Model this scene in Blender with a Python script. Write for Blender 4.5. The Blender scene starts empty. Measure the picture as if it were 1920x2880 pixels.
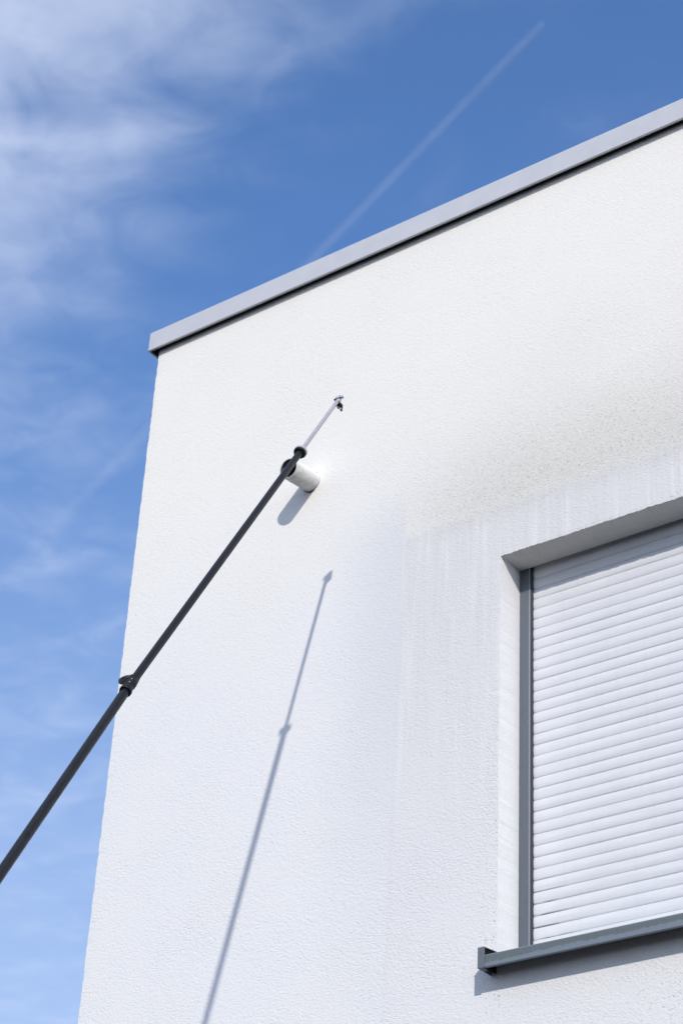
import bpy, bmesh, math, random
from mathutils import Vector, Matrix
from mathutils import noise as mnoise

random.seed(7)
sc = bpy.context.scene
COL = sc.collection
G = 3.861                       # height of the shutter's lowest slat above the ground

# ------------------------------------------------------------------ camera
cam = bpy.data.cameras.new("camera")
cam.sensor_width = 36.0
cam.sensor_fit = 'AUTO'
cam.lens = 5878.5 / 2880 * 36
cam.clip_start = 0.1
cam.clip_end = 120000
cam.dof.use_dof = True
cam.dof.focus_distance = 5.75
cam.dof.aperture_fstop = 6.3
cam_o = bpy.data.objects.new("camera", cam)
COL.objects.link(cam_o)
cam_o.location = (4.7546, -4.768, -2.2612 + G)
cam_o.rotation_euler = (2.1432, -0.0496, 0.6386)
sc.camera = cam_o

# ------------------------------------------------------------------ light
SUN = Vector((0.805, -1.0, 0.715)).normalized()      # towards the sun
EL = math.asin(SUN.z)
AZ = math.atan2(SUN.x, SUN.y)
sun = bpy.data.lights.new("sun", 'SUN')
sun.energy = 2.12
sun.angle = math.radians(0.8)
sun.color = (1.0, 0.925, 0.82)
sun_o = bpy.data.objects.new("sun", sun)
COL.objects.link(sun_o)
sun_o.location = (8, -12, 14)
sun_o.rotation_euler = SUN.to_track_quat('Z', 'Y').to_euler()

vs = sc.view_settings
vs.view_transform = 'Standard'
vs.look = 'None'
vs.exposure = 0.48
vs.gamma = 1.0
vs.use_curve_mapping = False


class NT:
    """small helper to write node trees"""
    def __init__(s, tree):
        s.t = tree
    def n(s, typ, **kw):
        nd = s.t.nodes.new(typ)
        for k, v in kw.items():
            setattr(nd, k, v)
        return nd
    def l(s, a, b):
        s.t.links.new(a, b)
    def put(s, sock, v):
        if hasattr(v, 'is_output'):
            s.l(v, sock)
        else:
            sock.default_value = v
    def m(s, op, a, b=0.0, c=0.0, clamp=False):
        nd = s.n('ShaderNodeMath', operation=op, use_clamp=clamp)
        for i, v in enumerate((a, b, c)):
            s.put(nd.inputs[i], v)
        return nd.outputs[0]
    def ss(s, v, lo, hi):
        nd = s.n('ShaderNodeMapRange', interpolation_type='SMOOTHSTEP')
        s.put(nd.inputs[0], v)
        nd.inputs[1].default_value = lo
        nd.inputs[2].default_value = hi
        return nd.outputs[0]
    def lin(s, v, lo, hi, a=0.0, b=1.0):
        nd = s.n('ShaderNodeMapRange')
        s.put(nd.inputs[0], v)
        for i, q in enumerate((lo, hi, a, b)):
            nd.inputs[i + 1].default_value = q
        return nd.outputs[0]
    def noise(s, vec, scale, detail=2.0, rough=0.5, dist=0.0):
        nd = s.n('ShaderNodeTexNoise')
        if vec is not None:
            s.l(vec, nd.inputs['Vector'])
        nd.inputs['Scale'].default_value = scale
        nd.inputs['Detail'].default_value = detail
        nd.inputs['Roughness'].default_value = rough
        nd.inputs['Distortion'].default_value = dist
        return nd.outputs['Fac']
    def mixc(s, f, a, b):
        nd = s.n('ShaderNodeMix', data_type='RGBA')
        s.put(nd.inputs[0], f)
        for sock, v in ((nd.inputs[6], a), (nd.inputs[7], b)):
            if isinstance(v, tuple):
                v = (v[0], v[1], v[2], 1)
            s.put(sock, v)
        return nd.outputs[2]
    def sep(s, v):
        nd = s.n('ShaderNodeSeparateXYZ')
        s.l(v, nd.inputs[0])
        return nd.outputs
    def comb(s, x, y, z):
        nd = s.n('ShaderNodeCombineXYZ')
        for i, v in enumerate((x, y, z)):
            s.put(nd.inputs[i], v)
        return nd.outputs[0]


# ------------------------------------------------------------------ sky
w = bpy.data.worlds.new("World")
sc.world = w
w.use_nodes = True
t = NT(w.node_tree)
bg = w.node_tree.nodes['Background']
bg.inputs[1].default_value = 0.15
sky = t.n('ShaderNodeTexSky', sky_type='NISHITA', sun_disc=False)
sky.sun_elevation = EL
sky.sun_rotation = AZ
sky.air_density = 1.0
sky.dust_density = 0.6
sky.ozone_density = 8.0
geo = t.n('ShaderNodeNewGeometry')
inc = t.n('ShaderNodeVectorMath', operation='SCALE')
t.l(geo.outputs['Incoming'], inc.inputs[0])
inc.inputs['Scale'].default_value = -1.0
dx, dy, dz = t.sep(inc.outputs[0])
dzc = t.m('MAXIMUM', dz, 0.03)
px = t.m('DIVIDE', dx, dzc)             # position on a flat layer of high cloud
py = t.m('DIVIDE', dy, dzc)
cu = t.m('ADD', t.m('MULTIPLY', px, -0.928), t.m('MULTIPLY', py, 0.374))   # along the wind
cv = t.m('ADD', t.m('MULTIPLY', px, 0.374), t.m('MULTIPLY', py, 0.928))    # across it
su = t.m('ADD', t.m('MULTIPLY', px, 0.94), t.m('MULTIPLY', py, 0.34))      # the wisps lie nearly across the wind
sv = t.m('ADD', t.m('MULTIPLY', px, -0.34), t.m('MULTIPLY', py, 0.94))
streak = t.comb(t.m('MULTIPLY', su, 0.50), sv, 0.0)
pc = t.comb(cu, cv, 0.0)
n_big = t.noise(pc, 3.1, 2.0, 0.5, 0.3)
n_str = t.noise(streak, 9.0, 4.0, 0.50, 0.7)
n_fine = t.noise(pc, 16.0, 6.0, 0.54, 0.7)
bank = t.ss(cv, 0.56, 0.27)             # a bank of cirrus, thinning out across the wind
down = t.ss(cu, 1.05, 1.55)              # denser again further down the wind
cover = t.m('ADD', t.m('MULTIPLY', bank, 0.64), t.m('MULTIPLY', n_big, 0.30))
cover = t.m('ADD', cover, t.m('MULTIPLY', down, 0.11))
tex = t.m('ADD', t.m('MULTIPLY', n_str, 0.58), t.m('MULTIPLY', n_fine, 0.42))
amp = t.m('ADD', 0.75, t.m('MULTIPLY', t.m('MAXIMUM', bank, down), 0.75))
raw = t.m('ADD', cover, t.m('MULTIPLY', t.m('SUBTRACT', tex, 0.5), amp))
cl = t.m('MULTIPLY', t.ss(raw, 0.12, 1.18), 0.70)
veil = t.m('MULTIPLY', t.ss(dz, 0.66, 0.16), 0.62)     # thin high haze towards the horizon
hz = t.mixc(veil, sky.outputs[0], (2.85, 3.05, 3.35))
wt = t.mixc(cl, hz, (3.9, 4.3, 5.3))
t.l(wt, bg.inputs[0])


# ------------------------------------------------------------------ materials
def mat(name, base, rough=0.5, metal=0.0, spec=0.5):
    m = bpy.data.materials.new(name)
    m.use_nodes = True
    b = m.node_tree.nodes['Principled BSDF']
    b.inputs['Base Color'].default_value = (*base, 1)
    b.inputs['Roughness'].default_value = rough
    b.inputs['Metallic'].default_value = metal
    b.inputs['Specular IOR Level'].default_value = spec
    return m, NT(m.node_tree), b


def vary(m3, base, amount=0.06, scale=40.0, rough_var=0.06, bump=0.0, bscale=300.0):
    """light grain: brightness and gloss drift over the surface"""
    m, n, b = m3
    tc = n.n('ShaderNodeTexCoord')
    f = n.noise(tc.outputs['Object'], scale, 4.0, 0.6)
    lo = tuple(c * (1 - amount) for c in base)
    hi = tuple(min(1, c * (1 + amount)) for c in base)
    n.l(n.mixc(n.lin(f, 0.3, 0.7), lo, hi), b.inputs['Base Color'])
    r = b.inputs['Roughness'].default_value
    n.l(n.lin(f, 0.3, 0.7, r - rough_var, r + rough_var), b.inputs['Roughness'])
    if bump:
        bp = n.n('ShaderNodeBump')
        bp.inputs['Strength'].default_value = bump
        bp.inputs['Distance'].default_value = 0.002
        n.l(n.noise(tc.outputs['Object'], bscale, 3.0, 0.6), bp.inputs['Height'])
        n.l(bp.outputs[0], b.inputs['Normal'])
    return m


XW, ZL, D = 1.6304, 1.2592 + G, 0.1129          # window opening: left edge, head, depth of the reveal
XR = XW + 1.25                                  # right edge of the opening
ZS = -0.0983 + G                                # top of the sill's front edge
ZB, ZT = 2.7483 + G, 2.8413 + G                 # coping, bottom and top


def plaster():
    m, n, b = mat("white_plaster", (0.86, 0.855, 0.84), 0.92, 0, 0.25)
    tc = n.n('ShaderNodeTexCoord')
    P = tc.outputs['Object']
    x, y, z = n.sep(P)
    zz = n.m('SUBTRACT', z, G)
    wob = n.m('SUBTRACT', n.noise(P, 5.0, 3.0, 0.6), 0.5)
    wob2 = n.m('SUBTRACT', n.noise(P, 1.3, 3.0, 0.6), 0.5)
    zw = n.m('ADD', zz, n.m('MULTIPLY', wob, 0.05))
    xw_ = n.m('ADD', x, n.m('MULTIPLY', wob, 0.015))
    # render patch round the window: mesh strip with its own shade and a rougher grain
    patch = n.m('MULTIPLY', n.ss(xw_, 1.228, 1.241),
                n.m('MULTIPLY', n.ss(n.m('ADD', zz, n.m('MULTIPLY', wob, 0.02)), 1.475, 1.425), n.ss(x, 3.27, 3.25)))
    # dirt fan above and beside the patch
    fan = n.m('MULTIPLY', n.ss(zw, 1.42, 1.50), n.ss(n.m('ADD', zw, n.m('MULTIPLY', wob2, 0.5)), 2.35, 1.50))
    fan = n.m('MULTIPLY', fan, n.ss(n.m('ADD', x, n.m('MULTIPLY', wob2, 0.9)), 0.65, 2.1))
    band = n.m('MULTIPLY', n.ss(zw, 1.36, 1.49), n.ss(zw, 1.88, 1.47))
    band = n.m('MULTIPLY', band, n.ss(n.m('ADD', x, n.m('MULTIPLY', wob2, 0.4)), 0.95, 1.65))
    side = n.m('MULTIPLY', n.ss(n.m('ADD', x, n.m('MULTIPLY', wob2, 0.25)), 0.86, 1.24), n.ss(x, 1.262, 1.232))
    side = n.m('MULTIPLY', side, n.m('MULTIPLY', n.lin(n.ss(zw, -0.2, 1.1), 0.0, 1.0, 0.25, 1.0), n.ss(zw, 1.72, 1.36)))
    stre = n.n('ShaderNodeMapping')
    n.l(P, stre.inputs[0])
    stre.inputs['Scale'].default_value = (1.0, 1.0, 0.045)
    streaks = n.noise(stre.outputs[0], 70.0, 5.0, 0.7)
    streak2 = n.noise(stre.outputs[0], 22.0, 2.0, 0.6)
    # grain: coarse scratched float finish, a few millimetres
    gm = n.n('ShaderNodeMapping')
    n.l(P, gm.inputs[0])
    gm.inputs['Rotation'].default_value = (0.55, 0.62, 0.37)
    gm.inputs['Location'].default_value = (3.37, 1.71, 5.23)
    ga = n.n('ShaderNodeMapping')
    n.l(P, ga.inputs[0])
    ga.inputs['Rotation'].default_value = (0.0, -0.75, 0.0)
    ga.inputs['Scale'].default_value = (0.62, 1.0, 1.0)
    n.l(ga.outputs[0], gm.inputs[0])
    g1 = n.noise(gm.outputs[0], 180.0, 2.0, 0.55, 0.6)
    g2 = n.noise(gm.outputs[0], 58.0, 3.0, 0.6)
    speck = n.ss(g1, 0.40, 0.27)
    clean = (0.868, 0.858, 0.828)
    cool = (0.800, 0.815, 0.840)
    low = n.m('ADD', n.ss(n.m('ADD', zz, n.m('MULTIPLY', wob2, 0.9)), 2.0, 0.9), 0.0, clamp=True)
    col = n.mixc(low, clean, cool)                       # warmer white higher up, cooler and slightly darker lower down
    col = n.mixc(n.m('MULTIPLY', n.lin(n.noise(P, 2.4, 5.0, 0.65), 0.40, 0.70), 0.55), col, (0.83, 0.825, 0.80))
    col = n.mixc(n.m('MULTIPLY', patch, n.lin(zz, -0.3, 1.2, 0.22, 0.88)), col, (0.71, 0.712, 0.725))
    col = n.mixc(n.m('MULTIPLY', n.m('MULTIPLY', patch, n.m('MULTIPLY', n.ss(streaks, 0.42, 0.64), n.ss(zz, 0.0, 1.2))), 0.30), col, (0.62, 0.62, 0.645))
    col = n.mixc(n.m('MULTIPLY', n.m('MULTIPLY', patch, n.m('MULTIPLY', n.ss(streak2, 0.50, 0.66), n.ss(zz, 0.2, 1.0))), 0.38), col, (0.88, 0.88, 0.885))
    col = n.mixc(n.m('MULTIPLY', band, n.m('ADD', 0.38, n.m('MULTIPLY', n.lin(g1, 0.60, 0.38), 0.36))), col, (0.59, 0.585, 0.56))
    col = n.mixc(n.m('MULTIPLY', fan, n.m('ADD', 0.24, n.m('MULTIPLY', n.lin(g1, 0.60, 0.38), 0.24))), col, (0.64, 0.62, 0.565))
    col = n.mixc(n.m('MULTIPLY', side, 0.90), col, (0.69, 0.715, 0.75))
    # dark grains where grime has caught: over the window, along the reveal edge, above the sill
    near = n.m('MULTIPLY', n.m('MULTIPLY', n.ss(x, XW - 0.10, XW - 0.005), n.ss(x, XW + 0.02, XW + 0.01)), n.ss(zz, 0.85, -0.05))
    edge = n.m('MULTIPLY', n.ss(n.m('ABSOLUTE', n.m('SUBTRACT', x, XW - 0.006)), 0.022, 0.0), n.ss(zz, 1.2, 0.6))
    head = n.m('MULTIPLY', n.ss(zz, 1.30, 1.262), n.ss(x, 1.8, 2.35))
    gr = n.m('ADD', n.m('ADD', n.m('MULTIPLY', near, 0.55), n.m('MULTIPLY', edge, 0.35)), n.m('ADD', 0.12, n.m('MULTIPLY', head, 0.5)))
    gr = n.m('ADD', gr, n.m('MULTIPLY', band, 0.35))
    col = n.mixc(n.m('MULTIPLY', speck, gr, clamp=True), col, (0.30, 0.29, 0.285))
    n.l(col, b.inputs['Base Color'])
    h = n.m('ADD', n.m('MULTIPLY', g1, 0.75), n.m('MULTIPLY', g2, 0.25))
    bp = n.n('ShaderNodeBump')
    bp.inputs['Distance'].default_value = 0.0048
    n.l(n.m('MULTIPLY', n.m('ADD', 0.42, n.m('MULTIPLY', n.ss(zz, 1.6, 0.0), 0.22)), n.lin(n.noise(P, 3.5, 3.0, 0.6), 0.3, 0.7, 0.6, 1.35)), bp.inputs['Strength'])
    n.l(h, bp.inputs['Height'])
    n.l(bp.outputs[0], b.inputs['Normal'])
    return m


M_wall = plaster()
M_reveal = vary(mat("reveal_plaster", (0.84, 0.845, 0.86), 0.92, 0, 0.25), (0.84, 0.845, 0.86), 0.025, 60, 0.02, 0.5, 170)
M_soffit = vary(mat("shaded_soffit_plaster", (0.60, 0.60, 0.585), 0.92, 0, 0.25), (0.60, 0.60, 0.585), 0.03, 45, 0.02, 0.5, 170)  # darker than the reveal plaster, soffit shade put into the colour
M_coping = vary(mat("coated_aluminium_light_grey", (0.56, 0.58, 0.635), 0.45, 0.0, 0.4), (0.56, 0.58, 0.635), 0.035, 14, 0.05)
M_rail = vary(mat("rail_grey_paint", (0.112, 0.131, 0.165), 0.48, 0.0, 0.45), (0.112, 0.131, 0.165), 0.12, 420, 0.06)
M_shade_black = mat("shade_black", (0.008, 0.008, 0.009), 0.85, 0, 0.15)[0]  # black that stands in for deep shade in gaps and hollows
M_brush = mat("grey_brush_seal", (0.05, 0.055, 0.07), 0.9)[0]
M_glass = mat("dark_window_glass", (0.02, 0.025, 0.03), 0.06)[0]
M_roof = vary(mat("roof_membrane", (0.22, 0.22, 0.21), 0.9), (0.22, 0.22, 0.21), 0.2, 3, 0.03)
M_black = vary(mat("black_plastic", (0.008, 0.009, 0.011), 0.5, 0, 0.3), (0.008, 0.009, 0.011), 0.25, 90, 0.08)
M_chrome = mat("chromed_metal", (0.62, 0.66, 0.70), 0.16, 1.0)[0]
M_white = vary(mat("white_plastic", (0.40, 0.40, 0.42), 0.4), (0.40, 0.40, 0.42), 0.05, 60)
M_red = mat("red_plastic", (0.27, 0.030, 0.045), 0.45)[0]
M_rod = vary(mat("pale_grey_anodised_rod", (0.40, 0.40, 0.45), 0.42, 0.15), (0.40, 0.40, 0.45), 0.10, 30)
M_ring = vary(mat("grimy_sealant", (0.20, 0.185, 0.165), 0.95), (0.20, 0.185, 0.165), 0.5, 90, 0.02)


def carbon(name, base):
    m, n, b = mat(name, base, 0.45, 0.0, 0.30)
    tc = n.n('ShaderNodeTexCoord')
    P = tc.outputs['Object']
    f = n.noise(P, 22.0, 4.0, 0.65)
    sc_ = n.n('ShaderNodeMapping')
    n.l(P, sc_.inputs[0])
    sc_.inputs['Scale'].default_value = (1, 1, 0.12)
    f2 = n.noise(sc_.outputs[0], 180.0, 3.0, 0.6)
    mixf = n.lin(n.m('ADD', n.m('MULTIPLY', f, 0.6), n.m('MULTIPLY', f2, 0.4)), 0.36, 0.66)
    n.l(n.mixc(mixf, tuple(c * 0.75 for c in base), tuple(c * 1.35 for c in base)), b.inputs['Base Color'])
    n.l(n.lin(f, 0.3, 0.7, 0.36, 0.54), b.inputs['Roughness'])
    return m


M_pole = carbon("dark_coated_pole", (0.0060, 0.0075, 0.0115))
M_pole2 = carbon("worn_dark_pole", (0.0085, 0.0100, 0.0140))


def slat_mat():
    base = (0.74, 0.755, 0.80)
    m, n, b = mat("shutter_plastic", base, 0.46, 0, 0.4)
    tc = n.n('ShaderNodeTexCoord')
    geo = n.n('ShaderNodeNewGeometry')
    P = geo.outputs['Position']
    x, y, z = n.sep(P)
    zz = n.m('SUBTRACT', z, G)
    fr = n.m('FRACT', n.m('DIVIDE', n.m('ADD', zz, 0.37), 0.037))      # height within a slat
    mp = n.n('ShaderNodeMapping')
    n.l(P, mp.inputs[0])
    mp.inputs['Scale'].default_value = (0.10, 1, 1.0)
    f = n.noise(mp.outputs[0], 55.0, 3.0, 0.6)
    col = n.mixc(n.lin(f, 0.35, 0.70), (0.755, 0.77, 0.81), (0.69, 0.705, 0.745))
    vert = n.n('ShaderNodeMapping')
    n.l(P, vert.inputs[0])
    vert.inputs['Scale'].default_value = (1, 1, 0.05)
    f3 = n.noise(vert.outputs[0], 60.0, 3.0, 0.6)
    col = n.mixc(n.m('MULTIPLY', n.lin(f3, 0.5, 0.75), 0.22), col, (0.62, 0.635, 0.66))
    # smudge lines along some slats
    ln = n.m('MULTIPLY', n.ss(n.m('ABSOLUTE', n.m('SUBTRACT', fr, 0.34)), 0.10, 0.02), n.ss(n.noise(mp.outputs[0], 9.0, 2.0), 0.50, 0.66))
    col = n.mixc(n.m('MULTIPLY', ln, 0.25), col, (0.55, 0.57, 0.62))
    # grime in the joints at the lower left end
    jn = n.m('MAXIMUM', n.ss(fr, 0.15, 0.03), n.ss(fr, 0.97, 0.995))
    g = n.m('MULTIPLY', n.ss(zz, 0.30, 0.0), n.ss(x, XW + 0.24, XW + 0.06))
    g = n.m('MULTIPLY', n.m('MULTIPLY', g, jn), n.ss(n.noise(mp.outputs[0], 120.0, 2.0), 0.38, 0.55))
    col = n.mixc(n.m('MULTIPLY', g, 0.9, clamp=True), col, (0.03, 0.03, 0.035))
    # fly specks on the upper slats
    vo = n.n('ShaderNodeTexVoronoi')
    n.l(P, vo.inputs['Vector'])
    vo.inputs['Scale'].default_value = 34.0
    sp = n.m('MULTIPLY', n.ss(vo.outputs['Distance'], 0.085, 0.05), n.ss(n.noise(P, 6.0, 2.0), 0.52, 0.60))
    sp = n.m('MULTIPLY', sp, n.ss(zz, 0.75, 1.05))
    col = n.mixc(n.m('MULTIPLY', sp, 0.75), col, (0.22, 0.22, 0.24))
    n.l(col, b.inputs['Base Color'])
    return m


M_slat = slat_mat()


def sill_mat():
    m, n, b = mat("weathered_grey_sill", (0.13, 0.16, 0.185), 0.5, 0.0, 0.45)
    tc = n.n('ShaderNodeTexCoord')
    P = tc.outputs['Object']
    x, y, z = n.sep(P)
    zz = n.m('SUBTRACT', z, ZS)                  # 0 at the top edge, -0.037 at the drip edge
    tide = n.m('ADD', n.m('MULTIPLY', n.m('SUBTRACT', n.noise(P, 55.0, 3.0, 0.6), 0.5), 0.018),
               n.m('MULTIPLY', n.m('SUBTRACT', x, XW + 0.3), -0.006))
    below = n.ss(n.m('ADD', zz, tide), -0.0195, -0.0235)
    line = n.ss(n.m('ABSOLUTE', n.m('ADD', n.m('ADD', zz, tide), 0.018)), 0.0045, 0.0)
    f = n.noise(P, 260.0, 3.0, 0.65)
    col = n.mixc(n.lin(f, 0.35, 0.68), (0.100, 0.132, 0.148), (0.142, 0.172, 0.192))
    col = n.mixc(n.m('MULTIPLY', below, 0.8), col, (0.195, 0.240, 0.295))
    col = n.mixc(n.m('MULTIPLY', line, n.lin(f, 0.3, 0.6, 0.15, 0.6)), col, (0.145, 0.155, 0.135))
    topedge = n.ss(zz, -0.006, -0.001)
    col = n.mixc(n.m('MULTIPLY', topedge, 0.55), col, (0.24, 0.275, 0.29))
    vo = n.noise(P, 150.0, 2.0, 0.5)
    col = n.mixc(n.m('MULTIPLY', n.ss(vo, 0.68, 0.74), 0.55), col, (0.42, 0.42, 0.40))
    n.l(col, b.inputs['Base Color'])
    n.l(n.lin(f, 0.3, 0.7, 0.40, 0.62), b.inputs['Roughness'])
    return m


M_sill = sill_mat()
M_cap = vary(mat("sill_cap_grey", (0.135, 0.16, 0.19), 0.5, 0, 0.4), (0.135, 0.16, 0.19), 0.12, 120, 0.05)


def pipe_mat():
    m, n, b = mat("white_pipe_plastic", (0.70, 0.70, 0.695), 0.55, 0, 0.1)
    tc = n.n('ShaderNodeTexCoord')
    P = tc.outputs['Object']
    x, y, z = n.sep(P)
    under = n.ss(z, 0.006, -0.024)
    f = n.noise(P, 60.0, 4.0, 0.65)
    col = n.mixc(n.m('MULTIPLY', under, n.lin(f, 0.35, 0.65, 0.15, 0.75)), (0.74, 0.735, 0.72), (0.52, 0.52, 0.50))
    lip = n.m('MULTIPLY', n.m('MULTIPLY', n.ss(y, -0.085, -0.112), n.ss(y, -0.127, -0.118)), n.ss(z, 0.0, -0.02))
    col = n.mixc(n.m('MULTIPLY', lip, n.m('MULTIPLY', n.ss(n.noise(P, 70.0, 2.0), 0.56, 0.70), 0.5)), col, (0.20, 0.195, 0.18))
    n.l(col, b.inputs['Base Color'])
    return m


M_pipe = pipe_mat()
M_pipein = vary(mat("pipe_bore_shadow", (0.11, 0.11, 0.115), 0.85), (0.11, 0.11, 0.115), 0.2, 60, 0.05)  # dark bore colour with the mouth's shadow painted in


# ------------------------------------------------------------------ mesh helpers
def link(name, bm, m, parent=None, smooth=False, angle=35, loc=None):
    me = bpy.data.meshes.new(name)
    bmesh.ops.recalc_face_normals(bm, faces=bm.faces)
    bm.to_mesh(me)
    bm.free()
    if isinstance(m, (list, tuple)):
        for q in m:
            me.materials.append(q)
    else:
        me.materials.append(m)
    if smooth:
        for p in me.polygons:
            p.use_smooth = True
        me.set_sharp_from_angle(angle=math.radians(angle))
    o = bpy.data.objects.new(name, me)
    COL.objects.link(o)
    if loc is not None:
        o.location = loc
    if parent is not None:
        o.parent = parent
    return o


def box(bm, x0, x1, y0, y1, z0, z1, bevel=0.0):
    r = bmesh.ops.create_cube(bm, size=1.0)
    for v in r['verts']:
        v.co = Vector(((x0 + x1) / 2 + v.co.x * (x1 - x0), (y0 + y1) / 2 + v.co.y * (y1 - y0), (z0 + z1) / 2 + v.co.z * (z1 - z0)))
    if bevel:
        es = list({e for v in r['verts'] for e in v.link_edges})
        bmesh.ops.bevel(bm, geom=es, offset=bevel, segments=2, affect='EDGES', profile=0.6)


def lathe(bm, prof, frame, seg=32, mat_index=0):
    """prof: list of (radius, height); frame: 4x4 whose z axis is the axis"""
    rings = []
    for r, h in prof:
        if r < 1e-7:
            rings.append([bm.verts.new(frame @ Vector((0, 0, h)))])
        else:
            rings.append([bm.verts.new(frame @ Vector((r * math.cos(a), r * math.sin(a), h)))
                          for a in (2 * math.pi * k / seg for k in range(seg))])
    for A, B in zip(rings[:-1], rings[1:]):
        for k in range(seg):
            k2 = (k + 1) % seg
            if len(A) == 1 and len(B) == 1:
                continue
            if len(A) == 1:
                f = bm.faces.new((A[0], B[k], B[k2]))
            elif len(B) == 1:
                f = bm.faces.new((A[k], B[0], A[k2]))
            else:
                f = bm.faces.new((A[k], B[k], B[k2], A[k2]))
            f.material_index = mat_index


def frame_to(origin, axis, up=Vector((0, 0, 1))):
    z = Vector(axis).normalized()
    x = up.cross(z)
    if x.length < 1e-4:
        x = Vector((1, 0, 0))
    x.normalize()
    y = z.cross(x)
    m = Matrix((x, y, z)).transposed().to_4x4()
    m.translation = Vector(origin)
    return m


def empty(name, loc, label, cat):
    o = bpy.data.objects.new(name, None)
    COL.objects.link(o)
    o.location = loc
    o.empty_display_size = 0.3
    o['label'] = label
    o['category'] = cat
    return o


# ------------------------------------------------------------------ ground
bm = bmesh.new()
bmesh.ops.create_grid(bm, x_segments=24, y_segments=24, size=6000)
mg, ng, bgd = mat("ground_dark_asphalt", (0.05, 0.05, 0.05), 0.95, 0, 0.2)
tcg = ng.n('ShaderNodeTexCoord')
fg = ng.noise(tcg.outputs['Object'], 0.35, 6.0, 0.6)
fg2 = ng.noise(tcg.outputs['Object'], 9.0, 5.0, 0.65)
cg = ng.mixc(ng.ss(fg, 0.42, 0.6), (0.050, 0.050, 0.050), (0.036, 0.037, 0.037))
ng.l(ng.mixc(ng.m('MULTIPLY', fg2, 0.5), cg, (0.052, 0.050, 0.047)), bgd.inputs['Base Color'])
ground = link("ground", bm, mg)
ground['kind'] = 'structure'
ground['label'] = "flat dark asphalt ground in front of the white house"

# ------------------------------------------------------------------ house
HX, HY = 9.2, 8.0
house = empty("house", (0, 0, 0), "white plastered flat-roofed house corner with grey roof coping and a roller shutter window", "house")


def jit(i, s, a):
    return a * mnoise.noise(Vector((i * s, 3.1 * s, 7.7))) + 0.5 * a * mnoise.noise(Vector((i * s * 3.7, 9.1, 2.2)))


bm = bmesh.new()
zs = [0.0, 1.0, 2.0, 2.6]
zq = 2.6
while zq < ZT - 0.035:
    zq += 0.012
    zs.append(zq)
zwin0 = ZS - 0.012
zs = sorted([z for z in zs if abs(z - ZL) > 0.004 and abs(z - zwin0) > 0.004] + [ZL, zwin0])
xs = [0.0, 0.03, 0.4, 0.9, 1.3, XW - 0.03]
xq = XW
while xq < XR - 0.006:
    xs.append(xq)
    xq += 0.007
xs += [XR, XR + 0.05, 4.5, 7.0, HX]
grid = []
for i, x in enumerate(xs):
    col = []
    for j, z in enumerate(zs):
        dx_ = dy_ = dz_ = 0.0
        if x == 0.0 and z > 2.6:
            dx_ = jit(z * 100, 0.23, 0.0018) + random.uniform(-0.0012, 0.0012)
            dy_ = abs(jit(z * 100 + 50, 0.31, 0.0022))
        if x >= XW and x <= XR and z == ZL:
            dz_ = jit(x * 100, 0.35, 0.0015) + random.uniform(-0.0013, 0.0013)
            dy_ = abs(jit(x * 100 + 9, 0.4, 0.0022))
        if x == XW and zwin0 < z < ZL:
            dx_ = jit(z * 100 + 31, 0.3, 0.0018)
            dy_ = abs(jit(z * 100 + 77, 0.3, 0.0020))
        col.append(bm.verts.new((x + dx_, dy_, z + dz_)))
    grid.append(col)
i0, i1 = xs.index(XW), xs.index(XR)
j0, j1 = zs.index(zwin0), zs.index(ZL)
for i in range(len(xs) - 1):
    for j in range(len(zs) - 1):
        if i0 <= i < i1 and j0 <= j < j1:
            continue
        bm.faces.new((grid[i][j], grid[i + 1][j], grid[i + 1][j + 1], grid[i][j + 1]))
# reveals
YB = D + 0.06


def reveal(verts, dirv, mi=1):
    yb_ = D - 0.0012 if mi == 2 else YB
    back = [bm.verts.new((v.co.x if dirv != 'x' else q, yb_, v.co.z if dirv != 'z' else q)) for v, q in verts]
    for k in range(len(verts) - 1):
        f = bm.faces.new((verts[k][0], verts[k + 1][0], back[k + 1], back[k]))
        f.material_index = mi


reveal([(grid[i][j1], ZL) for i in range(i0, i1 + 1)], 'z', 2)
reveal([(grid[i0][j], XW) for j in range(j0, j1 + 1)], 'x')
reveal([(grid[i1][j], XR) for j in range(j0, j1 + 1)], 'x')
reveal([(grid[i][j0], zwin0) for i in range(i0, i1 + 1)], 'z')
# left, right and back walls
bl = [bm.verts.new((0, HY, z)) for z in zs]
for j in range(len(zs) - 1):
    bm.faces.new((grid[0][j], grid[0][j + 1], bl[j + 1], bl[j]))
br = [bm.verts.new((HX, HY, z)) for z in zs]
for j in range(len(zs) - 1):
    bm.faces.new((grid[-1][j], grid[-1][j + 1], br[j + 1], br[j]))
bm.faces.new((bl[0], br[0], br[-1], bl[-1]))
bm.faces.new([bl[-1], br[-1]] + [grid[i][-1] for i in range(len(xs) - 1, -1, -1)])
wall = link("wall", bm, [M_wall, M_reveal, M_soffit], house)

# roof surface a little below the coping, hidden from the ground
bm = bmesh.new()
box(bm, 0.28, HX - 0.28, 0.28, HY - 0.28, ZT - 0.030, ZT - 0.006)
roof = link("roof", bm, M_roof, house)

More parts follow.
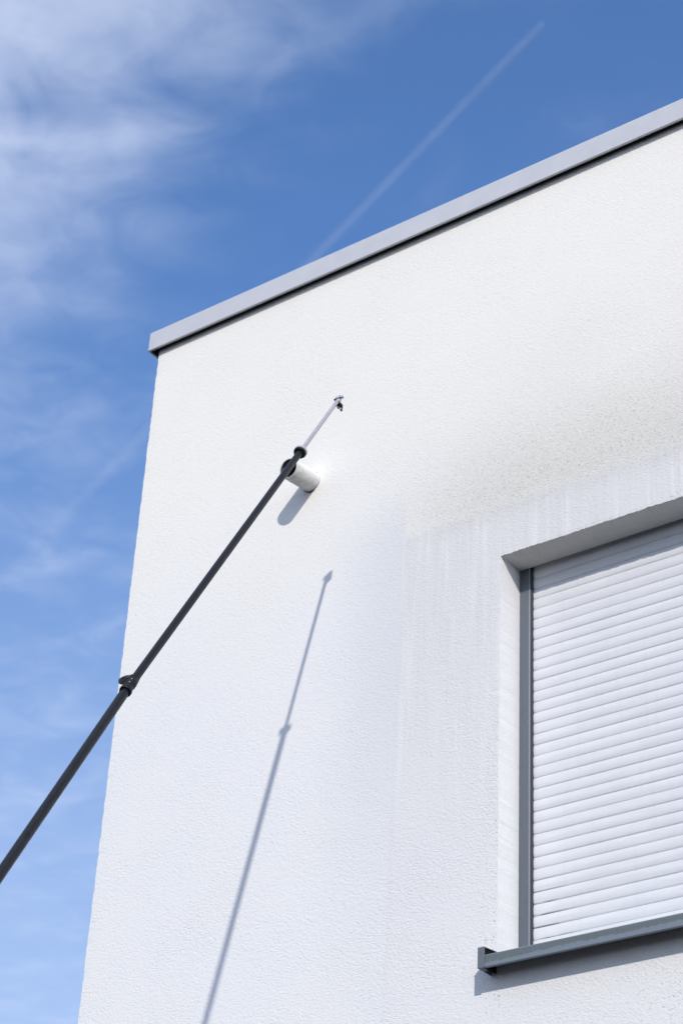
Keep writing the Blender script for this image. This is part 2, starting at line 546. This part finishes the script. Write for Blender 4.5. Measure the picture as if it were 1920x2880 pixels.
# sheet metal coping running round the parapet
OX0, OY0 = -0.0356, -0.0294
prof = [(0.30, ZT + 0.012), (0.012, ZT + 0.0005), (0.004, ZT - 0.002), (0.0, ZT - 0.008), (0.0, ZB + 0.0012), (0.0012, ZB), (0.0085, ZB),
        (0.0085, ZB + 0.0018), (0.0022, ZB + 0.0022), (0.0022, ZT - 0.010), (0.30, ZT + 0.008)]
bm = bmesh.new()
loops = []
for ins, z in prof:
    cs = [(OX0 + ins, OY0 + ins), (HX - OX0 - ins, OY0 + ins), (HX - OX0 - ins, HY + 0.03 - ins), (OX0 + ins, HY + 0.03 - ins)]
    loops.append([bm.verts.new((x, y, z)) for x, y in cs])
for A, B in zip(loops, loops[1:] + loops[:1]):
    for k in range(4):
        bm.faces.new((A[k], A[(k + 1) % 4], B[(k + 1) % 4], B[k]))
ce = [e for e in bm.edges if e.verts[0].co.z != e.verts[1].co.z and abs(e.verts[0].co.x - OX0) < 0.002 and abs(e.verts[1].co.x - OX0) < 0.002
      and abs(e.verts[0].co.y - OY0) < 0.002 and abs(e.verts[1].co.y - OY0) < 0.002]
bmesh.ops.bevel(bm, geom=ce, offset=0.004, segments=3, affect='EDGES')
coping = link("roof_coping", bm, M_coping, house, smooth=True, angle=30)

# added black filler under the coping, stands in for the shade in the gap
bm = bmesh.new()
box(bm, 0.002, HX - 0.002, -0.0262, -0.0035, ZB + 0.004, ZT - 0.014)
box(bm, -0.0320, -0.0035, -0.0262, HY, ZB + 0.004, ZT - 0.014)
link("coping_gap_shade", bm, M_shade_black, coping)

# window behind the shutter
bm = bmesh.new()
box(bm, XW + 0.002, XR - 0.002, D + 0.050, D + 0.058, ZS - 0.004, ZL - 0.002)
window = link("window", bm, M_glass, house)
window['label'] = "window closed by a white roller shutter between grey guide rails"


# dark slot in the head of the opening that the slats run up into
bm = bmesh.new()
c = {(i, j, k): bm.verts.new((x, y, z)) for i, x in enumerate((XW - 0.001, XR + 0.001)) for j, y in enumerate((D - 0.0012, D + 0.062)) for k, z in enumerate((ZL + 0.0005, ZL + 0.16))}
for q in (((0, 0, 0), (1, 0, 0), (1, 0, 1), (0, 0, 1)), ((0, 1, 0), (1, 1, 0), (1, 1, 1), (0, 1, 1)), ((0, 0, 1), (1, 0, 1), (1, 1, 1), (0, 1, 1)),
          ((0, 0, 0), (0, 1, 0), (0, 1, 1), (0, 0, 1)), ((1, 0, 0), (1, 1, 0), (1, 1, 1), (1, 0, 1))):
    bm.faces.new([c[k] for k in q])
link("shutter_box", bm, M_shade_black, window)


def rail(x0, s):
    bm = bmesh.new()
    W_ = 0.0405
    a, b = (x0 + 0.0006, x0 + W_) if s > 0 else (x0 - W_, x0 - 0.0006)
    box(bm, a, b, D, D + 0.046, ZS - 0.002, ZL - 0.001, 0.0012)
    o = link("guide_rail", bm, M_rail, window, smooth=True, angle=40)
    # inner lip and brush seal run in the rail
    bm = bmesh.new()
    a, b = (x0 + W_ - 0.0045, x0 + W_ - 0.0008) if s > 0 else (x0 - W_ + 0.0008, x0 - W_ + 0.0045)
    box(bm, a, b, D - 0.0022, D + 0.003, ZS - 0.001, ZL - 0.0015, 0.0010)
    for p in bm.faces:
        p.material_index = 0
    link("rail_lip", bm, M_rail2, window, smooth=True, angle=40)
    bm = bmesh.new()
    a, b = (x0 + W_ + 0.0002, x0 + W_ + 0.0042) if s > 0 else (x0 - W_ - 0.0042, x0 - W_ - 0.0002)
    box(bm, a, b, D + 0.004, D + 0.02, ZS, ZL - 0.002)
    link("brush_seal", bm, M_brush, window)


M_rail2 = vary(mat("rail_lip_highlight", (0.30, 0.33, 0.37), 0.35, 0.2, 0.5), (0.30, 0.33, 0.37), 0.06, 200, 0.05)  # paler than the rail, the lip's highlight is put into its colour
rail(XW, 1)
rail(XR, -1)

PITCH = 0.037
SY = D + 0.0120
sx0, sx1 = XW + 0.0430, XR - 0.0430


def slat_mesh(h):
    bm = bmesh.new()
    pts = [(0.0052, 0.0), (0.0040, 0.0006), (0.0027, 0.0018)]
    n_ = 10
    for k in range(n_ + 1):
        u = k / n_
        z = 0.0036 + (h - 0.0052) * u
        pts.append((0.0019 * (2 * u - 1) ** 2 * (1.0 if u < 0.5 else 0.72), z))
    pts += [(0.0052, h - 0.0005), (0.0100, h - 0.0004), (0.0100, 0.0)]
    rows = [[bm.verts.new((x, y, z)) for y, z in pts] for x in (0.0, (sx1 - sx0) / 2, sx1 - sx0)]
    for A, B in zip(rows[:-1], rows[1:]):
        for k in range(len(pts)):
            k2 = (k + 1) % len(pts)
            bm.faces.new((A[k], A[k2], B[k2], B[k]))
    bm.faces.new(rows[0])
    bm.faces.new(rows[-1][::-1])
    return bm


NS = int((ZL - G) / PITCH) + 1
first = None
for i in range(NS):
    if first is None:
        o = link("slat", slat_mesh(PITCH), M_slat, window, smooth=True, angle=38)
        first = o
    else:
        o = first.copy()
        COL.objects.link(o)
        o.parent = window
    o.location = (sx0, SY + random.uniform(-0.0003, 0.0003), G + i * PITCH)
    o.rotation_euler = (math.radians(random.uniform(-0.9, 0.9)), 0, 0)
# lowest, wider end slat
bm = bmesh.new()
box(bm, sx0, sx1, SY - 0.001, SY + 0.012, ZS + 0.018, G - 0.0012, 0.0015)
link("end_slat", bm, M_slat, window, smooth=True)

# ------------------------------------------------------------------ window sill
YS = -0.0663
ZSB = -0.1351 + G
SL = 0.10                                  # slope of the sill sheet
XC = 1.6342
bm = bmesh.new()
sp = [(D + 0.01, ZS + (D + 0.01 - YS) * SL), (YS + 0.002, ZS), (YS, ZS - 0.0018), (YS, ZSB + 0.001), (YS + 0.001, ZSB), (YS + 0.010, ZSB),
      (YS + 0.010, ZSB + 0.0018), (YS + 0.0020, ZSB + 0.0020), (YS + 0.0020, ZS - 0.004), (D + 0.01, ZS - 0.002 + (D + 0.01 - YS) * SL)]
X1 = XR + (XW - XC)
rows = []
NSX = 50
for k in range(NSX + 1):
    x = XC - 0.003 + (X1 - XC + 0.006) * k / NSX
    wv = 0.0005 * mnoise.noise(Vector((x * 4, 0, 5)))
    rows.append([bm.verts.new((x, y + (wv if y < 0 else 0), z)) for y, z in sp])
for A, B in zip(rows[:-1], rows[1:]):
    for k in range(len(sp)):
        k2 = (k + 1) % len(sp)
        bm.faces.new((A[k], A[k2], B[k2], B[k]))
sill = link("window_sill", bm, M_sill, house, smooth=True, angle=30)
sill['label'] = "weathered slate-grey metal sill under the shutter"


# added black slab under the sill that deepens the shade there
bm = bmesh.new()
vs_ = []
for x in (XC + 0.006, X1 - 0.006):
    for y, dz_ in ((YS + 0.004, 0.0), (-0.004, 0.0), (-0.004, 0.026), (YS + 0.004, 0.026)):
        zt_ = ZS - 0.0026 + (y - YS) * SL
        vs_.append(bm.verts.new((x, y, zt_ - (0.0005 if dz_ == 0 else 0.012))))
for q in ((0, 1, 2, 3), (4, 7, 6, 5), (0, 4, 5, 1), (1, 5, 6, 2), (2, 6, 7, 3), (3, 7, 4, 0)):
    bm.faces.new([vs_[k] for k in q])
link("underside_shade", bm, M_shade_black, sill)


def end_cap(s):
    bm = bmesh.new()
    xo, xi = (1.6118, XC) if s > 0 else (X1 + XC - 1.6118, X1)
    a, b = min(xo, xi), max(xo, xi)
    yf, yb = YS - 0.0030, -0.0006
    zt0 = -0.0752 + G
    zb0 = ZSB - 0.0012

    def plate(x0, x1, y0, y1, fz0, fz1, mi=0):
        vs_ = []
        for x in (x0, x1):
            for y in (y0, y1):
                for f in (fz0, fz1):
                    vs_.append(bm.verts.new((x, y, f(y))))
        for q in ((0, 1, 3, 2), (4, 6, 7, 5), (0, 4, 5, 1), (2, 3, 7, 6), (0, 2, 6, 4), (1, 5, 7, 3)):
            bm.faces.new([vs_[k] for k in q]).material_index = mi
    top = lambda y: zt0 + (y - yf) * SL
    bot = lambda y: zb0
    plate(a, b, yf, yf + 0.0022, bot, top)                                               # front
    if s > 0:
        plate(a, a + 0.0022, yf + 0.0022, yb, bot, top)                                  # outer cheek
        plate(a + 0.0022, b - 0.001, yf + 0.0022, yb, lambda y: top(y) - 0.0018, top)    # top
        plate(a + 0.0022, b - 0.006, yf + 0.0022, yf + 0.030, bot, lambda y: zb0 + 0.002)  # lower lip
        plate(b - 0.0075, b - 0.0035, yf + 0.0023, yb, lambda y: zb0 + 0.004, lambda y: top(y) - 0.0022, 1)  # added black web, makes the hollow look shaded
    else:
        plate(b - 0.0022, b, yf + 0.0022, yb, bot, top)
        plate(a + 0.001, b - 0.0022, yf + 0.0022, yb, lambda y: top(y) - 0.0018, top)
        plate(a + 0.006, b - 0.0022, yf + 0.0022, yf + 0.030, bot, lambda y: zb0 + 0.002)
        plate(a + 0.0035, a + 0.0075, yf + 0.0023, yb, lambda y: zb0 + 0.004, lambda y: top(y) - 0.0022, 1)
    link("end_cap", bm, [M_cap, M_shade_black], sill)


end_cap(1)
end_cap(-1)

# ------------------------------------------------------------------ overflow pipe through the wall
PB = Vector((0.8297, 0.0, 1.829 + G))
PM = Vector((0.8305, -0.133, 1.812 + G))
ax = (PM - PB).normalized()
Lp = (PM - PB).length
ro = 0.0385
fr_ = Matrix(((1, 0, 0), (0, ax.y, -ax.z), (0, ax.z, ax.y)))  # unused rotation kept simple below
F = frame_to((0, 0, 0), ax, Vector((0, 0, 1)))
bm = bmesh.new()
lathe(bm, [(ro - 0.0035, -0.06), (ro, -0.06), (ro, Lp - 0.0012), (ro - 0.0010, Lp), (ro - 0.0026, Lp), (ro - 0.0032, Lp - 0.0010)], F, 48, 0)
lathe(bm, [(ro - 0.0032, Lp - 0.0010), (ro - 0.0035, Lp - 0.012), (ro - 0.0035, -0.05), (0.0, -0.05)], F, 48, 1)
bmesh.ops.remove_doubles(bm, verts=bm.verts, dist=1e-5)
pipe = link("overflow_pipe", bm, [M_pipe, M_pipein], house, smooth=True, angle=40, loc=PB)
pipe['label'] = "short white round overflow pipe sticking out of the upper wall"
bm = bmesh.new()
seg = 64
ra, rb = [], []
for k in range(seg):
    a = 2 * math.pi * k / seg
    th = 0.0003 + 0.0034 * max(0.0, mnoise.noise(Vector((math.cos(a) * 2.3, math.sin(a) * 2.3, 4.4))) + 0.30 - 0.25 * math.sin(a))
    dz_ = 0.010 if math.sin(a) < -0.9 else 0.0
    for ring, r, yy in ((ra, ro - 0.001, -0.0030), (rb, ro + th + dz_ * 0.5, -0.0008)):
        ring.append(bm.verts.new((math.cos(a) * r, yy, math.sin(a) * r)))
for k in range(seg):
    bm.faces.new((ra[k], ra[(k + 1) % seg], rb[(k + 1) % seg], rb[k]))
ring_o = link("sealant_ring", bm, M_ring, pipe)

# ------------------------------------------------------------------ telescopic pole
TIP = Vector((1.2905, -0.4530, 1.7290 + G))
DIR = Vector((0.13745, -0.54786, -0.82520)).normalized()          # from the tip down
K1, K2 = 0.455, 2.005
P1 = TIP + DIR * K1
P2 = TIP + DIR * K2
LOWP = Vector((1.6735, -1.961, -0.5690 + G))
DIR2 = (LOWP - P2).normalized()
K3 = 2.15
P3 = P2 + DIR2 * K3
KE = (P2.z - 0.012) / -DIR2.z
PE = P2 + DIR2 * KE
pole = empty("telescopic_pole", PE, "long dark telescopic pole leaning up across the white wall with a pale thin tip section", "pole")


def pobj(name, bm, m, parent=pole, smooth=True, angle=38):
    o = link(name, bm, m, None, smooth, angle)
    o.parent = parent
    o.matrix_parent_inverse = Matrix.Translation(-PE)
    return o


def tube(a, b, r, cap=0.0015, seg=32):
    bm = bmesh.new()
    F = frame_to((0, 0, 0), (b - a))
    Lh = (b - a).length
    prof = [(0, 0), (r - cap, 0), (r, cap)]
    n_ = max(2, int(Lh / 0.25))
    prof += [(r, cap + (Lh - 2 * cap) * k / n_) for k in range(1, n_)]
    prof += [(r, Lh - cap), (r - cap, Lh), (0, Lh)]
    lathe(bm, prof, F, seg)
    return bm


def psec(a, b, r, m, label):
    o = link("pole_section", tube(a, b, r), m, None, True, 40)
    o.location = a - PE
    o.parent = pole
    o['label'] = label
    return o


psec(P1 + DIR * 0.03, TIP, 0.0064, M_rod, "thin pale grey top section")
psec(P2 + DIR * 0.03, P1 + DIR * 0.004, 0.0105, M_pole, "dark middle section")
psec(P3 + DIR2 * 0.03, P2, 0.0120, M_pole2, "thicker dark lower section")
psec(PE, P3, 0.0150, M_pole2, "thickest dark bottom section")

# upper clamp: black disc with a white ring on its tip side
U1 = -DIR
bm = bmesh.new()
F = frame_to(P1 + DIR * 0.004, U1)
lathe(bm, [(0.0100, 0.0), (0.0165, 0.0), (0.0182, 0.0012), (0.0190, 0.0036), (0.0190, 0.0062), (0.0186, 0.0072), (0.0100, 0.0072)], F, 48)
cl1 = pobj("clamp", bm, M_black)
bm = bmesh.new()
F = frame_to(P1 + DIR * 0.004 + U1 * 0.0073, U1)
lathe(bm, [(0.0060, 0.0), (0.0200, 0.0), (0.0205, 0.0010), (0.0205, 0.0105), (0.0190, 0.0122), (0.0120, 0.0130), (0.0100, 0.0165), (0.0068, 0.0170), (0.0060, 0.0170)], F, 48)
wr = link("clamp_ring", bm, M_white, None, True, 38)
wr.parent = cl1
wr.matrix_parent_inverse = Matrix.Identity(4)
# screw slot in the white ring, towards the upper left
camR = Vector((0.8018, 0.5957, 0.0488))
SIDE = (camR - U1 * camR.dot(U1)).normalized()      # to the right of the pole, across it
FRONT = U1.cross(SIDE).normalized()
if FRONT.y > 0:
    FRONT = -FRONT
for ang in (1.95, 0.2):
    dv = SIDE * math.cos(ang) - FRONT * math.sin(ang)
    bm = bmesh.new()
    F = frame_to(P1 + DIR * 0.004 + U1 * 0.0110 + dv * 0.0192, dv)
    lathe(bm, [(0.0, 0.0), (0.0026, 0.0), (0.0026, 0.0012), (0.0, 0.0014)], F, 12)
    so = link("screw", bm, M_black, None, True, 40)
    so.parent = cl1

# lower clamp: lever clamp with a flared cam to the left
U2 = -DIR2
S2 = (camR - U2 * camR.dot(U2)).normalized()
N2 = U2.cross(S2).normalized()
bm = bmesh.new()
F = frame_to(P2 + U2 * 0.012, U2)
lathe(bm, [(0.0118, 0.0), (0.0150, 0.0), (0.0158, 0.0016), (0.0158, 0.0085), (0.0146, 0.0100), (0.0134, 0.0120), (0.0134, 0.0300),
           (0.0150, 0.0330), (0.0150, 0.0460), (0.0142, 0.0500), (0.0138, 0.0640), (0.0130, 0.0660), (0.0106, 0.0665)], F, 40)
cl2 = pobj("clamp", bm, M_black)
cl2['label'] = "black lever clamp with a flared cam"
bm = bmesh.new()
# cam lever: domed, drop-shaped wing, leaning left across the pole
NA, NR = 44, 5
WN = (Vector((0, 0, 1)) - Vector((-0.625, 0.632, 0.459)) * 0.12 - S2 * 0.10).normalized()     # wing lies nearly level
W1 = (camR - WN * camR.dot(WN)).normalized()
W2 = WN.cross(W1).normalized()
cen = P2 + U2 * 0.0800 - W1 * 0.0125
topv, botv = [], []
for q in range(NR + 1):
    f = q / NR
    rt, rb2 = [], []
    for k in range(NA):
        a = 2 * math.pi * k / NA
        ca, sa = math.cos(a), math.sin(a)
        p = cen + W1 * (0.0265 * ca * f) + W2 * (0.0215 * (1 - 0.15 * ca) * sa * f)
        drop = 0.0095 * f ** 2.4 * (0.75 - 0.45 * ca)
        rt.append(bm.verts.new(p + WN * (0.0060 - drop)))
        rb2.append(bm.verts.new(p + WN * (0.0060 - drop - 0.0062 + 0.0015 * f)))
    topv.append(rt)
    botv.append(rb2)
for q in range(NR):
    for k in range(NA):
        k2 = (k + 1) % NA
        bm.faces.new((topv[q][k], topv[q][k2], topv[q + 1][k2], topv[q + 1][k]))
        bm.faces.new((botv[q][k], botv[q + 1][k], botv[q + 1][k2], botv[q][k2]))
for k in range(NA):
    k2 = (k + 1) % NA
    bm.faces.new((topv[NR][k], topv[NR][k2], botv[NR][k2], botv[NR][k]))
bmesh.ops.remove_doubles(bm, verts=bm.verts, dist=1e-5)
lv = link("clamp_lever", bm, M_black, None, True, 50)
lv.parent = cl2
for off in (Vector((0.0, 0.0, 0.0)), Vector((0.0, 0.0, -0.016))):
    bm = bmesh.new()
    dv = (S2 * 0.25 - N2 * (1 if N2.y > 0 else -1)).normalized()
    base = P2 + U2 * (0.052 + off.z) + dv * 0.0150
    F = frame_to(base, dv)
    lathe(bm, [(0.0, 0.0), (0.0018, 0.0), (0.0018, 0.0010), (0.0012, 0.0016), (0.0, 0.0016)], F, 14)
    so = link("screw", bm, M_rod, None, True, 40)
    so.parent = cl2
# clamp and foot further down, outside the picture
bm = bmesh.new()
F = frame_to(P3 - U2 * 0.034, U2)
lathe(bm, [(0.0148, 0.0), (0.0185, 0.0), (0.0200, 0.0020), (0.0200, 0.0460), (0.0170, 0.0500), (0.0121, 0.0510)], F, 40)
pobj("clamp", bm, M_black)

# joint at the tip
V = lambda r, u, f=0.0: TIP + RIGHT * r + UPV * u + FWD * f
FWD = Vector((-0.5226, 0.6589, 0.541)).normalized()
RIGHT = Vector((0.8018, 0.5957, 0.0488)).normalized()
RIGHT = (RIGHT - FWD * RIGHT.dot(FWD)).normalized()
UPV = RIGHT.cross(FWD).normalized()
bm = bmesh.new()
F = frame_to(V(-0.0075, 0.0060), RIGHT * 0.97 + UPV * 0.20)
lathe(bm, [(0, 0), (0.0044, 0), (0.0056, 0.0010), (0.0056, 0.0085), (0.0048, 0.0095), (0.0048, 0.0110), (0.0074, 0.0118), (0.0080, 0.0140),
           (0.0080, 0.0188), (0.0070, 0.0200), (0.0050, 0.0206), (0.0050, 0.0222), (0.0066, 0.0228), (0.0066, 0.0256), (0, 0.0260)], F, 28)
joint = pobj("swivel_joint", bm, M_chrome)
joint['label'] = "small chromed swivel joint at the tip"
bm = bmesh.new()
F = frame_to(V(-0.0055, 0.0055), -RIGHT * 0.75 - UPV * 0.66)
lathe(bm, [(0, -0.002), (0.0034, -0.002), (0.0034, 0.0035), (0.0042, 0.0045), (0.0042, 0.0075), (0.0030, 0.0090), (0, 0.0092)], F, 20)
kn = link("knob", bm, M_black, None, True)
kn.parent = joint
bm = bmesh.new()
F = frame_to(V(0.0020, -0.0010), DIR * -1)
lathe(bm, [(0.0066, -0.012), (0.0082, -0.010), (0.0084, 0.002), (0.0070, 0.004), (0, 0.0045)], F, 24)
rc = link("rod_cap", bm, M_white, None, True)
rc.parent = joint
bm = bmesh.new()
F = frame_to(V(0.0052, -0.0175), UPV * 0.5 - FWD * 0.75 - RIGHT * 0.42)
lathe(bm, [(0, -0.0095), (0.0052, -0.0095), (0.0086, -0.0072), (0.0100, -0.0030), (0.0102, 0.0020), (0.0092, 0.0062), (0.0066, 0.0088), (0.0056, 0.0088), (0.0050, 0.0060), (0, 0.0058)], F, 32)
nz = pobj("nozzle_head", bm, M_black)
nz['label'] = "round black nozzle head hanging under the tip"
bm = bmesh.new()
F = frame_to(V(0.0025, -0.0255, -0.002), UPV * -0.65 - RIGHT * 0.35 + FWD * 0.1)
lathe(bm, [(0.0086, -0.0042), (0.0092, -0.0030), (0.0086, 0.0000), (0.0060, 0.0028), (0, 0.0034)], F, 28)
nr = link("nozzle_ring", bm, M_chrome, None, True)
nr.parent = nz
bm = bmesh.new()
F = frame_to(V(0.0098, -0.0268), UPV * -1.0 + RIGHT * 0.22)
lathe(bm, [(0, 0), (0.0044, 0), (0.0046, 0.0015), (0.0036, 0.0075), (0.0030, 0.0092), (0, 0.0092)], F, 20)
rt_ = link("red_tip", bm, M_red, None, True)
rt_.parent = nz
bm = bmesh.new()
F = frame_to(V(0.0110, -0.0120), UPV * -1.0 + RIGHT * 0.10)
lathe(bm, [(0, 0), (0.0030, 0), (0.0030, 0.0150), (0.0024, 0.0160), (0, 0.0160)], F, 16)
hs = link("nozzle_stem", bm, M_black, None, True)
hs.parent = nz

# ------------------------------------------------------------------ condensation trail high above
ALT = 8500.0
CA = Vector((cam_o.location.x - 0.507 * ALT, cam_o.location.y + 0.819 * ALT, cam_o.location.z + ALT))
CB = Vector((cam_o.location.x - 1.430 * ALT, cam_o.location.y + 1.190 * ALT, cam_o.location.z + ALT))
LC = (CB - CA).length
R0, R1 = 36.0, 85.0
bm = bmesh.new()
prof = [(0.0, 0.0), (R0 * 0.7, 20.0)] + [(R0 + (R1 - R0) * k / 24, 60.0 + (LC - 60.0) * k / 24) for k in range(25)] + [(0.0, LC + 60.0)]
lathe(bm, prof, Matrix.Identity(4), 20)
mc = bpy.data.materials.new("ice_crystal_trail")
mc.use_nodes = True
nc = NT(mc.node_tree)
for nd in list(mc.node_tree.nodes):
    if nd.type != 'OUTPUT_MATERIAL':
        mc.node_tree.nodes.remove(nd)
out = [nd for nd in mc.node_tree.nodes if nd.type == 'OUTPUT_MATERIAL'][0]
pv = nc.n('ShaderNodeVolumePrincipled')
pv.inputs['Color'].default_value = (0.96, 0.97, 1.0, 1)
pv.inputs['Anisotropy'].default_value = 0.0
tcc = nc.n('ShaderNodeTexCoord')
cx_, cy_, cz_ = nc.sep(tcc.outputs['Object'])
rr = nc.m('SQRT', nc.m('ADD', nc.m('MULTIPLY', cx_, cx_), nc.m('MULTIPLY', cy_, cy_)))
rad = nc.lin(cz_, 0.0, LC, R0, R1)
fall = nc.ss(nc.m('DIVIDE', rr, rad), 1.0, 0.15)
fade = nc.lin(cz_, 0.0, LC, 1.0, 0.0)
nn = nc.noise(tcc.outputs['Object'], 0.0022, 3.0, 0.6)
dens = nc.m('MULTIPLY', nc.m('MULTIPLY', fall, fade), nc.lin(nn, 0.3, 0.7, 0.55, 1.2))
nc.l(nc.m('MULTIPLY', dens, 0.0018), pv.inputs['Density'])
nc.l(pv.outputs[0], out.inputs['Volume'])
trail = link("contrail", bm, mc, smooth=True)
trail.matrix_world = frame_to(CA, CB - CA)
trail['label'] = "thin straight white contrail crossing the blue sky above the roof edge"
trail['category'] = "contrail"
